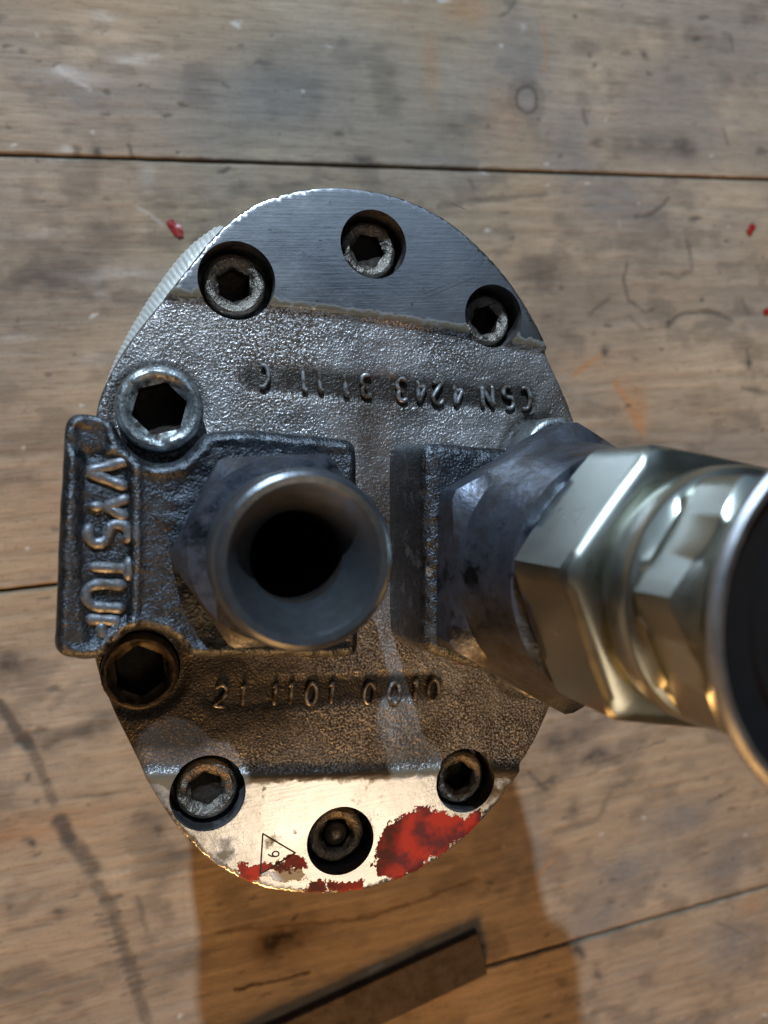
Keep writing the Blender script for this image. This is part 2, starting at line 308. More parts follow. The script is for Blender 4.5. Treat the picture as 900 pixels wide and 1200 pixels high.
for k in range(4):
    y1, y0 = YE[k]-0.3, YE[k+1]+0.3
    xs = axis_grid(-420, -66, 262, 720, 0.6)
    vlo, vhi = max(y0+.3, -246), min(y1-.3, 182)
    if k == 0: ys = axis_grid(y0+.3, y0+.4, 182, y1, 0.6)
    elif k == 3: ys = axis_grid(y0, -246, y1-.4, y1-.3, 0.6)
    else: ys = np.linspace(y0+.3, y1-.3, int((y1-y0)/0.6))
    ys = np.unique(np.round(np.concatenate([[y0, y0+0.3], ys, [y1-0.3, y1]]), 4))
    ys = ys[(ys >= y0) & (ys <= y1)]; xs = np.unique(np.round(xs, 4))
    X, Y = np.meshgrid(xs, ys); P = np.column_stack([X.ravel(), Y.ravel()]); x, y = P[:, 0], P[:, 1]
    sd = 11+37*k
    warp = 6*fbm(x, y, 90, 30, sd+1, 3)
    grain = fbm(x, y+warp, 60, 1.5, sd+2, 4); rings = 0.5+0.5*np.sin((y+warp*2.5+3*fbm(x, y, 200, 12, sd+3, 2))*1.15)
    cloud = fbm(x, y, 34, 20, sd+4, 5); cloud2 = fbm(x, y, 13, 9, sd+5, 4); warm = fbm(x, y, 70, 26, sd+6, 3)
    tan = np.array([0.35, 0.262, 0.172]); grey = np.array([0.255, 0.218, 0.180]); lite = np.array([0.43, 0.345, 0.250])
    gm = [0.70, 0.36, 0.28, 0.32][k]+(0.5*(1-sst(-20, 60, x))*sst(30, 70, y) if k == 1 else 0)  # upper left of second plank greyed: weaker warm light put into the colour
    g = np.clip(gm+(0.5-warm)*1.4, 0, 1)[:, None]
    col = tan*(1-g)+grey*g
    a = sst(0.45, 0.75, cloud)[:, None]*0.55; col = col*(1-a)+lite*a
    col = col*(0.80+0.40*grain+0.10*(rings-0.5))[:, None]
    a = sst(0.50, 0.74, cloud2)[:, None]*0.4; col = col*(1-a)+np.array(DK)*a
    hz = 0.20*(grain-0.5)+0.06*rings
    wx = x+3.0*(fbm(x, y, 7, 6, sd+7, 4)-0.5)*2; wy = y+2.4*(fbm(x, y, 7, 5, sd+8, 4)-0.5)*2
    PW = np.column_stack([wx, wy]); brk = fbm(x, y, 3.0, 2.0, sd+9, 4)
    for (cx, cy, rx, ry, cc, st) in BLOT:
        c = unp(cx, cy, 0); s = 0.30
        if not (y0-30 < c[1] < y1+30): continue
        if cc == DK: st = min(st*1.6, 1.0); s = 0.34
        if cc in (OR, WH): st *= 0.6
        q = ((wx-c[0])/(rx*s))**2+((wy-c[1])/(ry*s))**2
        a = (np.exp(-q*0.9)*st*np.clip(0.55+0.9*brk, 0, 1.2))[:, None]; a = np.clip(a, 0, 1); col = col*(1-a)+np.array(cc)*a
    PW2 = np.column_stack([x+0.8*(fbm(x, y, 4, 4, sd+17, 3)-0.5)*2, y+0.8*(fbm(x, y, 4, 4, sd+18, 3)-0.5)*2])
    for pts, hw, cc, st in STROKES:
        q = bz(pts)
        if q[:, 1].max() < y0-5 or q[:, 1].min() > y1+5: continue
        d = line_dist(PW2, q); a = np.clip((1-sst(hw*0.45, hw*1.35+0.3, d))*st*np.clip(0.35+1.3*brk, 0, 1), 0, 1)[:, None]
        col = col*(1-a)+np.array(cc)*a
        if cc != WH: hz = hz-0.25*a[:, 0]*min(1, hw)
    # knots
    for (kx, ky, r) in [(617, 117, 4.6)]:
        c = unp(kx, ky, 0); d = np.hypot(wx*0.35+x*0.65-c[0], wy*0.35+y*0.65-c[1])
        a = (0.75*np.exp(-((d-r)/0.9)**2)+0.3*np.exp(-((d-r*1.5)/1.6)**2))[:, None]; col = col*(1-a)+np.array([0.07, 0.058, 0.05])*a
        a = (0.4*(1-sst(r-1, r, d)))[:, None]; col = col*(1-a)+np.array([0.19, 0.175, 0.165])*a
    # random dents and specks
    r2 = np.random.default_rng(sd)
    for q in range(170 if k in (1, 2) else 110):
        cx = r2.uniform(-60, 255); cy = r2.uniform(max(y0, -240), min(y1, 178)); rr = r2.choice([0.45, 0.6, 0.8, 1.2], p=[.4, .3, .2, .1]); el_ = r2.uniform(1, 3.2)
        m_ = (np.abs(x-cx) < 8) & (np.abs(y-cy) < 4); d = np.hypot((wx[m_]-cx)/el_, wy[m_]-cy)
        a = (r2.uniform(.35, .85)*(1-sst(rr*0.4, rr*1.2, d)))[:, None]; cc = np.array(DK if r2.random() < .82 else WH)
        col[m_] = col[m_]*(1-a)+cc*a; hz[m_] -= 0.2*a[:, 0]
    # worn plank edges
    de = np.minimum(y-y0, y1-y)+0.7*(fbm(x, y, 5, 5, sd+10, 3)-0.5)
    hz = hz-0.6*(1-sst(-0.1, 0.7, de)); a = ((1-sst(0.0, 1.0, de))*0.6)[:, None]; col = col*(1-a)+np.array([0.05, 0.038, 0.025])*a
    edge = (y <= y0+0.05) | (y >= y1-0.05); hz = np.where(edge, hz-0.5, hz)
    nx, ny = len(xs), len(ys)
    V = np.column_stack([x, y, hz]); I = np.arange(nx*ny).reshape(ny, nx)
    F = np.column_stack([I[:-1, :-1].ravel(), I[:-1, 1:].ravel(), I[1:, 1:].ravel(), I[1:, :-1].ravel()])
    # skirt down the four sides
    ring = np.concatenate([I[0, :], I[1:, -1], I[-1, -2::-1], I[-2:0:-1, 0]]); n0 = len(V)
    low = V[ring].copy(); low[:, 2] = -23.5; V = np.vstack([V, low]); m = len(ring)
    SK = [(int(ring[(i+1) % m]), int(ring[i]), n0+i, n0+(i+1) % m) for i in range(m)]
    col = np.clip(np.vstack([col, np.tile([0.05, 0.04, 0.03], (m, 1))]), 0.01, 0.9)
    link('wooden_plank', V, F.tolist()+SK, WOOD, bench, cattr=col)

# red paint chips, each lying loose on the wood
def chip(px, py, L, W, rot, label):
    c = unp(px, py, 0); r = np.random.default_rng(int(px)); n = 11; ang = np.linspace(0, 2*np.pi, n, endpoint=False)
    rr = r.uniform(.78, 1.15, n); u = np.cos(ang)*L*rr*0.5; v = np.sign(np.sin(ang))*np.abs(np.sin(ang))**0.6*W*rr*0.5
    ca, sa = math.cos(rot), math.sin(rot); xx = u*ca-v*sa; yy = u*sa+v*ca
    top = [(a, b, 0.5+0.25*math.sin(i*1.3)) for i, (a, b) in enumerate(zip(xx, yy))]; bot = [(a*0.96, b*0.96, 0.05) for a, b in zip(xx, yy)]
    V = top+bot+[(0, 0, 0.62)]; F = [(i, (i+1) % n, 2*n) for i in range(n)]+[((i+1) % n, i, n+i, n+(i+1) % n) for i in range(n)]+[tuple(range(2*n-1, n-1, -1))]
    o = link('paint_chip', V, F, REDP, smooth=False); o.location = (c[0]*S, c[1]*S, 0.0001)
    tag(o, label, 'paint chip', 'red paint chips on the planks')
chip(205, 267, 6.6, 3.6, math.radians(-48), 'larger red paint chip on the plank above left of the pump cover')
chip(879, 269, 5.2, 2.8, math.radians(48), 'small dark red paint chip at the upper right, just below the plank gap')
chip(898, 365, 3.4, 2.6, math.radians(10), 'tiny red paint chip cut by the right edge of the photo')

# rusty flat bar lying on the bench
def poly_prism(name, poly, z0, z1, mat, parent=None, bev=0.4, bump=0.0, seed=1):
    poly = np.asarray(poly, float); c = poly.mean(0); n = len(poly)
    d = (poly-c); k = 1-bev/np.linalg.norm(d, axis=1).clip(1e-6)[:, None]
    ins = c+d*k; V = []; 
    for ring, z in ((poly, z0), (poly, z1-bev), (c+d*(1-(bev*0.3)/np.linalg.norm(d, axis=1)[:, None]), z1-bev*0.3), (ins, z1)): V += [(a, b, z) for a, b in ring]
    F = [tuple(range(n-1, -1, -1)), tuple(range(3*n, 4*n))]
    for r in range(3): F += [(r*n+i, r*n+(i+1) % n, (r+1)*n+(i+1) % n, (r+1)*n+i) for i in range(n)]
    return link(name, V, F, mat, parent, smooth=False)
bh = 3.2
br = unpl([(561, 1094), (573, 1141)], bh)
top_dir = unp(330, 1200, bh)-unp(561, 1094, bh); top_dir /= np.linalg.norm(top_dir)
a, b = br; pb = [a, a+top_dir*135, b+top_dir*135, b]
pb = resample(np.array(pb), 90); bar = poly_prism('flat_steel_bar', pb, 0.12, bh, RUST, bev=0.5)
tag(bar, 'flat rusty brown steel bar lying diagonally on the planks below the pump', 'metal bar')

# ================================================================== THE PUMP
LC = np.array([19.6, -11.0]); RC = np.array([72.0, -20.0])   # axes of the two port fittings
pump = bpy.data.objects.new('gear_pump', None); sc.collection.objects.link(pump)
tag(pump, 'oily grey gear pump standing on end with two threaded port fittings', 'hydraulic pump')
pump.empty_display_size = 0.05

COV = [(380, 219), (430, 222), (480, 235), (530, 262), (580, 308), (620, 363), (650, 425), (674, 482), (690, 550), (694, 620), (686, 700), (670, 775), (648, 832), (625, 880), (590, 933), (545, 982), (500, 1015),
       (450, 1037), (400, 1047), (350, 1047), (300, 1038), (250, 1012), (208, 970), (175, 920), (148, 868), (125, 820), (110, 775), (100, 700), (98, 620), (102, 550), (113, 478), (127, 441), (147, 406), (171, 374), (196, 344), (221, 313), (246, 282), (273, 256), (303, 237), (340, 225)]
cover = smooth_closed(unpl(COV, COVER_Z), 300)
cmid = cover.mean(0)
# counterbores: px centre and rim radius in mm
HOLES = [(278, 327, 7.35), (439, 285, 6.85), (580, 369, 6.5), (244, 932, 7.15), (400, 987, 6.9), (547, 917, 6.6)]
HC = [(unp(a, b, COVER_Z+0.6), r) for a, b, r in HOLES]
TOPL = unpl([(100, 330), (190, 343), (250, 350), (320, 357), (440, 371), (545, 388), (610, 402), (720, 420)], COVER_Z+0.6)
BOTL = unpl([(60, 912), (155, 908), (300, 909), (400, 907), (510, 902), (612, 903), (740, 905)], COVER_Z+0.6)
cast_zone = np.vstack([TOPL, BOTL[::-1]])

PAINTP = [[(447, 972), (470, 955), (500, 947), (525, 952), (545, 958), (566, 950), (560, 970), (530, 992), (505, 1008), (490, 1020), (470, 1030), (440, 1028), (442, 1000)],
          [(280, 1014), (305, 1013), (330, 1009), (343, 999), (356, 1003), (359, 1016), (330, 1020), (308, 1022), (292, 1034), (284, 1030)],
          [(352, 1040), (372, 1033), (400, 1034), (425, 1034), (424, 1043), (395, 1046), (362, 1048)]]
PRIMP = [[(262, 1010), (300, 1005), (360, 1000), (380, 1030), (440, 1020), (520, 1000), (575, 950), (592, 940), (540, 990), (480, 1030), (400, 1050), (300, 1042)]]

def gridpts(poly, step):
    lo, hi = poly.min(0), poly.max(0)
    X, Y = np.meshgrid(np.arange(lo[0], hi[0], step), np.arange(lo[1], hi[1], step*0.87)); X[1::2] += step*0.5
    return np.column_stack([X.ravel(), Y.ravel()])+rng.uniform(-.12, .12, (X.size, 2))*step
def circle(c, r, n): a = np.linspace(0, 2*np.pi, n, endpoint=False); return np.column_stack([c[0]+r*np.cos(a), c[1]+r*np.sin(a)])
def relief(name, outline, holes, zfun, zbot, step, mats, matfun, attrs, parent, hole_floor=None, draft=0.0, extra=None):
    """a solid with free-form top: Delaunay mesh inside the outline, walls down to zbot, blind holes"""
    pts = gridpts(outline, step); keep = sdist(pts, outline) > step*0.55
    for c, r in holes: keep &= np.hypot(pts[:, 0]-c[0], pts[:, 1]-c[1]) > r+step*0.55
    loops = [outline]+[circle(c, r, 72) for c, r in holes]
    # inner offset rings sharpen the rolled edges
    def off(loop, d):
        t = np.roll(loop, -1, 0)-np.roll(loop, 1, 0); n = np.column_stack([-t[:, 1], t[:, 0]]); n /= np.linalg.norm(n, axis=1)[:, None]+1e-9
        return loop+n*d
    P = []; E = []; 
    for i, L in enumerate(loops):
        b0 = len(P); P += L.tolist(); E += [(b0+j, b0+(j+1) % len(L)) for j in range(len(L))]
    ori = 1 if np.sum(outline[:, 0]*np.roll(outline[:, 1], -1)-np.roll(outline[:, 0], -1)*outline[:, 1]) > 0 else -1
    nb = len(P)
    ringpts = [off(outline, ori*d) for d in (extra or (0.15, 0.35))]
    for q in ringpts: 
        k2 = sdist(q, outline) > 0.08
        for c, r in holes: k2 &= np.hypot(q[:, 0]-c[0], q[:, 1]-c[1]) > r+0.2
        P += q[k2].tolist()
    for c, r in holes:
        q = circle(c, r+0.3, 72); q = q[sdist(q, outline) > 0.1]; P += q.tolist()
    P += pts[keep].tolist()
    vo, eo, fo, ov, oe, of = delaunay_2d_cdt([Vector(p) for p in P], E, [], 0, 1e-5)
    V = np.array([tuple(v) for v in vo]); fo = np.array([f for f in fo if len(f) == 3])
    C = V[fo].mean(1); ok = inside(C, outline)
    for c, r in holes: ok &= np.hypot(C[:, 0]-c[0], C[:, 1]-c[1]) > r*0.999
    fo = fo[ok]; C = C[ok]
    Z = zfun(V); faces = fo.tolist(); midx = list(matfun(C))
    # boundary loops -> walls
    pos = {}
    for i, src in enumerate(ov):
        for s_ in src: pos[s_] = i
    V3 = np.column_stack([V, Z]).tolist(); at = {k: list(v(V)) for k, v in attrs.items()}
    b0 = 0
    for li, L in enumerate(loops):
        idx = [pos[b0+j] for j in range(len(L))]; b0 += len(L); m = len(idx)
        zb = zbot if li == 0 else hole_floor
        n0 = len(V3)
        cen = np.array(outline).mean(0)
        for j in idx:
            p = V3[j]
            if li == 0: d = np.array(p[:2])-cen; p2 = cen+d*(1+draft/np.linalg.norm(d)); V3.append([p2[0], p2[1], zb])
            else: V3.append([p[0], p[1], zb])
            for k in at: at[k].append(at[k][j])
        sgn = ori if li == 0 else -1
        for j in range(m):
            a_, b_ = idx[j], idx[(j+1) % m]; q = (a_, n0+j, n0+(j+1) % m, b_)
            faces.append(q if sgn > 0 else q[::-1]); midx.append(len(mats)-1)
        cap = list(range(n0, n0+m)); 
        if li == 0: faces.append(cap[::-1] if ori > 0 else cap)
        else: faces.append(cap)
        midx.append(len(mats)-1)
    o = link(name, V3, faces, None, parent, mats=mats, midx=midx, attrs=at)
    return sharp(o, 50)

def cov_z(P):
    d = sdist(P, cast_zone); e = sdist(P, cover)
    fr = 0.3*(fbm(P[:, 0], P[:, 1], 3, 3, 90, 3)-0.5)
    cast = sst(-0.3, 0.9, d+fr)
    z = COVER_Z-1.0*cast+cast*(0.55*(fbm(P[:, 0], P[:, 1], 14, 14, 91, 3)-0.5)+0.16*(fbm(P[:, 0], P[:, 1], 1.7, 1.7, 92, 2)-0.5))
    # lightly rolled, dinged rim
    r = 0.55+1.2*cast*sst(0.2, 0.8, fbm(P[:, 0], P[:, 1], 20, 20, 96, 2))
    z -= np.where(e < r, r-np.sqrt(np.clip(r*r-(r-np.clip(e, 0, r))**2, 0, None)), 0)*0.9
    # shallow dished bands where the lettering stands, and bosses round the proud bolts
    for ln in (TXT1, TXT2):
        q = line_dist(P, ln); z -= 0.35*cast*(1-sst(2.0, 3.6, q))
    for c in PROUD: z -= 0.8*cast*(1-sst(8.4, 9.2, np.hypot(P[:, 0]-c[0], P[:, 1]-c[1])))
    return z
TXT1 = unpl([(300, 442), (360, 446), (430, 452), (500, 459), (570, 464), (620, 467)], COVER_Z+1); TXT2 = unpl([(258, 816), (330, 815), (400, 810), (510, 806)], COVER_Z+1)
PB1 = unp(187, 478, 118); PB2 = unp(164, 789, 112)
cc0 = (HC[0][0]+HC[5][0]+HC[1][0]+HC[4][0]+HC[2][0]+HC[3][0])/6
PB3 = unp(655, 532, 118); PB4 = 2*cc0-PB1+np.array([0, 0.0])
PROUD = [PB1, PB2, PB3, PB4]
def oil_shade_f(P):
    c = unp(200, 830, 111); d = np.hypot((P[:, 0]-c[0])/20, (P[:, 1]-c[1])/10)  # shade below the outlet pad's lower edge, painted into the mask
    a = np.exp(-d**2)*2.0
    for (px, py, rx, ry, s) in [(350, 860, 12, 9, .35), (440, 600, 5, 26, .8), (630, 480, 7, 6, .6), (590, 800, 10, 8, .3), (560, 430, 26, 5, .28), (145, 450, 4, 9, .6), (450, 470, 8, 3, .3), (120, 850, 5, 14, .6), (480, 600, 6, 20, .5)]:  # smaller dark patches, the longest down the strip between the ports
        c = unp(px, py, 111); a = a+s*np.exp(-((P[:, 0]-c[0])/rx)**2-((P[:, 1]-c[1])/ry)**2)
    for ln in (TXT1, TXT2): a = a+0.95*(1-sst(1.6, 3.3, line_dist(P, ln)))  # dark halo along both rows of characters
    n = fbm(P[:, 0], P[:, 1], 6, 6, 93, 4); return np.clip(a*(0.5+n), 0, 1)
def grime_f(P):
    d = np.minimum(line_dist(P, TOPL), line_dist(P, BOTL)); g = 0.95*(1-sst(0.5, 2.6, d))
    for (px, py, r, s) in [(262, 1000, 3.2, .9), (215, 905, 6, .45), (175, 930, 5, .5), (440, 925, 9, .35), (560, 905, 6, .4), (300, 925, 8, .3), (600, 925, 4, .5), (320, 990, 3, .6), (130, 880, 4, .5), (620, 900, 3.5, .8), (590, 935, 3, .4), (310, 250, 4, .25), (205, 300, 5, .3)]:
        c = unp(px, py, 110); g = g+s*np.exp(-((P[:, 0]-c[0])**2+(P[:, 1]-c[1])**2)/r**2)
    for c, r in HC: g = g+0.3*(1-sst(0, 1.6, np.abs(np.hypot(P[:, 0]-c[0], P[:, 1]-c[1])-r)))
    return np.clip(g, 0, 1.2)
def paint_f(P): return np.max([sdist(P, unpl(q, COVER_Z)) for q in PAINTP], 0)+0.55
def prim_f(P): return np.max([sdist(P, unpl(q, COVER_Z)) for q in PRIMP], 0)-2.4
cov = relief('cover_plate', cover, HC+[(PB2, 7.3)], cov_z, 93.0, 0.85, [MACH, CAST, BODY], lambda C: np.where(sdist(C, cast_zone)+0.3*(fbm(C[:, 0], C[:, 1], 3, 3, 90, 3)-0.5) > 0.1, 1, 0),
             {'oil_shade': oil_shade_f, 'grime': grime_f, 'paint': paint_f, 'primer': prim_f}, pump, hole_floor=101.5, extra=(0.08, 0.2, 0.35, 0.55))

# body under the cover: ribbed flange ring, gear housing, mounting flange
def ext(name, loop, z0, z1, mat, bev=0.6):
    loop = np.asarray(loop); c = loop.mean(0); n = len(loop); V = []; d = loop-c; L = np.linalg.norm(d, axis=1)[:, None]
    for k, z in ((bev, z0), (0, z0+bev), (0, z1-bev), (bev, z1)): V += [(a, b, z) for a, b in c+d*(1-k/L)]
    F = [tuple(range(n-1, -1, -1)), tuple(range(3*n, 4*n))]
    for r in range(3): F += [(r*n+i, r*n+(i+1) % n, (r+1)*n+(i+1) % n, (r+1)*n+i) for i in range(n)]
    return sharp(link(name, V, F, mat, pump), 40)
ext('gear_housing', cmid+(cover-cmid)*0.93, 11, 83.5, BODY)
ext('mounting_flange', cmid+(smooth_closed([(cmid[0]-60, cmid[1]-20), (cmid[0]-44, cmid[1]-62), (cmid[0]+44, cmid[1]-62), (cmid[0]+60, cmid[1]-20), (cmid[0]+60, cmid[1]+20), (cmid[0]+44, cmid[1]+52), (cmid[0]-44, cmid[1]+52), (cmid[0]-60, cmid[1]+20)], 200)-cmid)*0.82, 0.15, 11, BODY)
# the ring below the cover, which shows at the upper left
zr = 90.0
bump_px = unpl([(116, 470), (126, 440), (141, 405), (162, 368), (186, 331), (211, 298), (226, 283), (242, 271), (252, 264), (262, 262)], zr)
base = cmid+(cover-cmid)*0.985
ang = np.arctan2(base[:, 1]-cmid[1], base[:, 0]-cmid[0]); rad = np.linalg.norm(base-cmid, axis=1)
ba = np.arctan2(bump_px[:, 1]-cmid[1], bump_px[:, 0]-cmid[0]); brd = np.linalg.norm(bump_px-cmid, axis=1); o_ = np.argsort(ba)
rb = np.interp(ang, ba[o_], brd[o_], left=0, right=0)
# dense angular sampling so the ribs show
A = np.linspace(-np.pi, np.pi, 1400, endpoint=False); so = np.argsort(ang)
R0 = np.interp(A, ang[so], rad[so], period=2*np.pi); RB = np.interp(A, ba[o_], brd[o_], left=0, right=0); RR = np.maximum(R0, RB)
V = []; n = len(A); rib = 0.16*(np.arange(n) % 4 < 2)
for rr_, z in ((RR-0.6, 84.0), (RR, 84.6), (RR-rib, 89.0), (RR-0.5-rib, 90.4), (RR-3.3-0.5*rib, 91.6), (RR-5.0, 92.8)):
    V += [(cmid[0]+r*math.cos(a), cmid[1]+r*math.sin(a), z) for r, a in zip(rr_, A)]
F = [tuple(range(n-1, -1, -1)), tuple(range(5*n, 6*n))]
for r in range(5): F += [(r*n+i, r*n+(i+1) % n, (r+1)*n+(i+1) % n, (r+1)*n+i) for i in range(n)]
link('ribbed_ring', V, F, RIB, pump)

# socket head bolts
def bolt_mesh(name, R, hexr, h, depth, knurl=0.18, mat=BOLT, fill=None, dirt=0.25, seed=1, ledge=0.4):
    n = 72; a = np.linspace(0, 2*np.pi, n, endpoint=False); r0 = np.random.default_rng(seed); ph = seed*0.7
    hexa = (a-ph+np.pi/6) % (np.pi/3)-np.pi/6; HR = hexr*math.cos(math.pi/6)/np.cos(hexa)
    kn = knurl*(np.arange(n) % 2)
    rings = [(np.full(n, R-0.35), -h), (R-kn, -h+0.3), (R-kn, -1.0), (np.full(n, R-0.2), -0.5), (np.full(n, R-0.55), -0.18), (np.full(n, R-1.0), 0.0),
             (np.full(n, (R+hexr)*0.5+0.3), 0.05), (np.full(n, hexr*1.16), 0.0), (np.full(n, hexr*1.05), -ledge), (HR*0.985, -ledge-0.35), (HR*0.975, -depth), (HR*0.6, -depth-0.35), (HR*0.15, -depth-0.8)]
    V = []
    for i, (rr, z) in enumerate(rings):
        j = r0.normal(0, dirt*0.22, n) if 3 <= i <= 8 else np.zeros(n)
        j = (j+np.roll(j, 1)+np.roll(j, -1))/2.0
        V += [(r*math.cos(t), r*math.sin(t), z+q) for r, t, q in zip(rr, a, j)]
    F = [tuple(range(n-1, -1, -1)), tuple(range(12*n, 13*n))]; mi = [0, 1]
    for r in range(12):
        for i in range(n): F.append((r*n+i, r*n+(i+1) % n, (r+1)*n+(i+1) % n, (r+1)*n+i)); mi.append(1 if r >= 9 else 0)
    o = link(name, V, F, None, pump, mats=[mat, NEARBLACK], midx=mi); return sharp(o, 60)
def put(o, xy, z, rz=0, tilt=0): o.location = (xy[0]*S, xy[1]*S, z*S); o.rotation_euler = (tilt, 0, rz); return o
specs = [(0, 6.15, 3.6, 106.9, 4.2, 3), (1, 5.9, 3.6, 106.7, 2.6, 5), (2, 5.55, 3.35, 106.6, 4.2, 7), (3, 6.0, 3.4, 107.3, 2.2, 9), (4, 5.9, 3.3, 106.8, 4.0, 11), (5, 5.6, 3.3, 107.2, 4.2, 13)]
for i, R, hr, z, dp, sd in specs:
    o = put(bolt_mesh('socket_bolt', R, hr, z-101.55, dp, seed=sd, dirt=0.55, ledge=0.5), HC[i][0]+np.array([-.12, -.1]), z)
    if i == 4:    # a shiny stub sits in this socket
        V = []; n = 24; prof = [(2.3, -3.9), (2.4, -1.2), (2.25, -0.5), (1.7, -0.1), (0.7, 0.05)]
        for r, zz in prof: V += [(r*math.cos(t), r*math.sin(t), zz+0.15*math.sin(2*t)) for t in np.linspace(0, 2*np.pi, n, endpoint=False)]
        F = [(r*n+k, r*n+(k+1) % n, (r+1)*n+(k+1) % n, (r+1)*n+k) for r in range(4) for k in range(n)]+[tuple(range(4*n, 5*n))]
        link('broken_stub', V, F, metal('oily_black_stub', (0.08, 0.07, 0.07), (0.16, 0.15, 0.15), (0.15, 0.3), gamt=0.2, gsc=2.0), o)
        o['label'] = 'black bolt with a shiny stub stuck in its socket'
    if i == 3: o['label'] = 'bolt with a light patch at the bottom of its socket'
put(bolt_mesh('pad_bolt', 7.7, 5.0, 9.6, 6.2, knurl=0.1, mat=BOLTP, seed=4, dirt=0.2, ledge=0.9), PB1, 118.0)
put(bolt_mesh('pad_bolt', 7.0, 5.0, 10.3, 6.5, knurl=0.1, mat=SHADEBOLT, seed=6, dirt=0.2, ledge=1.6), PB2, 112.0)
put(bolt_mesh('pad_bolt', 7.7, 4.2, 9.6, 4.5, knurl=0.1, mat=BOLTP, seed=8, dirt=0.1), PB3, 118.0)
put(bolt_mesh('pad_bolt', 7.7, 4.2, 9.6, 4.5, knurl=0.1, mat=BOLTP, seed=10, dirt=0.1), PB4, 118.0)

# outlet pad with the raised word and scalloped sides round the bolts
PZ = 124.0
def arc(c, r, a0, a1, n=16): t = np.radians(np.linspace(a0, a1, n)); return [(c[0]+r*math.cos(q), c[1]+r*math.sin(q)) for q in t]
s1 = PB1; s2 = PB2
lp = []
lp += unpl([(64, 735), (66, 680), (68, 620), (72, 560), (75, 505), (79, 491), (88, 485), (105, 485), (122, 489), (133, 497), (140, 510), (150, 524), (165, 537), (187, 543), (210, 538), (226, 524), (236, 512), (247, 506), (270, 504), (300, 504), (350, 509), (400, 514), (412, 517), (418, 526), (420, 560),
                 (421, 640), (421, 720), (420, 762), (412, 770), (380, 772), (300, 772), (232, 771), (219, 766), (206, 753), (190, 743), (170, 738), (150, 743), (135, 756), (124, 768), (108, 774), (85, 773), (70, 768), (63, 755)], PZ).tolist()
lp = smooth_closed(lp, 340)
pan = smooth_closed(unpl([(92, 530), (110, 526), (130, 527), (148, 535), (155, 560), (158, 640), (156, 720), (140, 738), (118, 755), (98, 755), (90, 700), (88, 600)], PZ), 120)
ridge = unpl([(160, 530), (161, 600), (160, 680), (158, 730)], PZ)
def pad_z(P):
    e = sdist(P, lp); r = 2.0; e2 = np.clip(e+0.25*(fbm(P[:, 0], P[:, 1], 3, 3, 71, 3)-0.5), 0, r)
    z = PZ-(r-np.sqrt(np.clip(r*r-(r-e2)**2, 0, None)))*0.85
    z -= 0.9*sst(0, 1.6, sdist(P, pan)+0.6*(fbm(P[:, 0], P[:, 1], 3, 3, 72, 3)-0.5))
    z += 0.5*(1-sst(0.3, 1.2, line_dist(P, ridge)))
    c = unp(105, 515, PZ); z -= 0.9*(1-sst(2.2, 3.8, np.hypot(P[:, 0]-c[0], P[:, 1]-c[1])+1.2*(fbm(P[:, 0], P[:, 1], 3, 3, 75, 2)-0.5)))
    rim = np.exp(-((e-1.5)/0.9)**2); z += 0.45*rim*(0.4+fbm(P[:, 0], P[:, 1], 5, 5, 76, 3))
    z += 0.8*(fbm(P[:, 0], P[:, 1], 5, 5, 73, 3)-0.5)+0.35*(fbm(P[:, 0], P[:, 1], 1.4, 1.4, 74, 2)-0.5)
    return z
relief('outlet_pad', lp, [(LC, 9.6)], pad_z, 107.6, 0.6, [PAD, PAD], lambda C: np.zeros(len(C), int), {}, pump, extra=(0.2, 0.45, 0.8, 1.2, 1.6), draft=0.3, hole_floor=111.6)
# inlet pad under the big fitting
P2Z = 127.0
lp2 = smooth_closed(unpl([(497, 740), (497, 640), (496, 560), (496, 536), (500, 524), (512, 519), (560, 523), (600, 527), (625, 540), (645, 565), (680, 570), (720, 560), (738, 570), (742, 640), (738, 730), (700, 745), (665, 765), (640, 790), (620, 796), (560, 785), (515, 770), (502, 762)], P2Z), 260)
def pad2_z(P):
    e = sdist(P, lp2); r = 2.6; e2 = np.clip(e, 0, r)
    return P2Z-(r-np.sqrt(np.clip(r*r-(r-e2)**2, 0, None)))*0.85+0.5*(fbm(P[:, 0], P[:, 1], 5, 5, 83, 3)-0.5)+0.3*(fbm(P[:, 0], P[:, 1], 1.4, 1.4, 84, 2)-0.5)
relief('inlet_pad', lp2, [], pad2_z, 107.6, 0.8, [PAD, PAD], lambda C: np.zeros(len(C), int), {}, pump, extra=(0.2, 0.5, 0.9, 1.4, 2.0), draft=1.2)

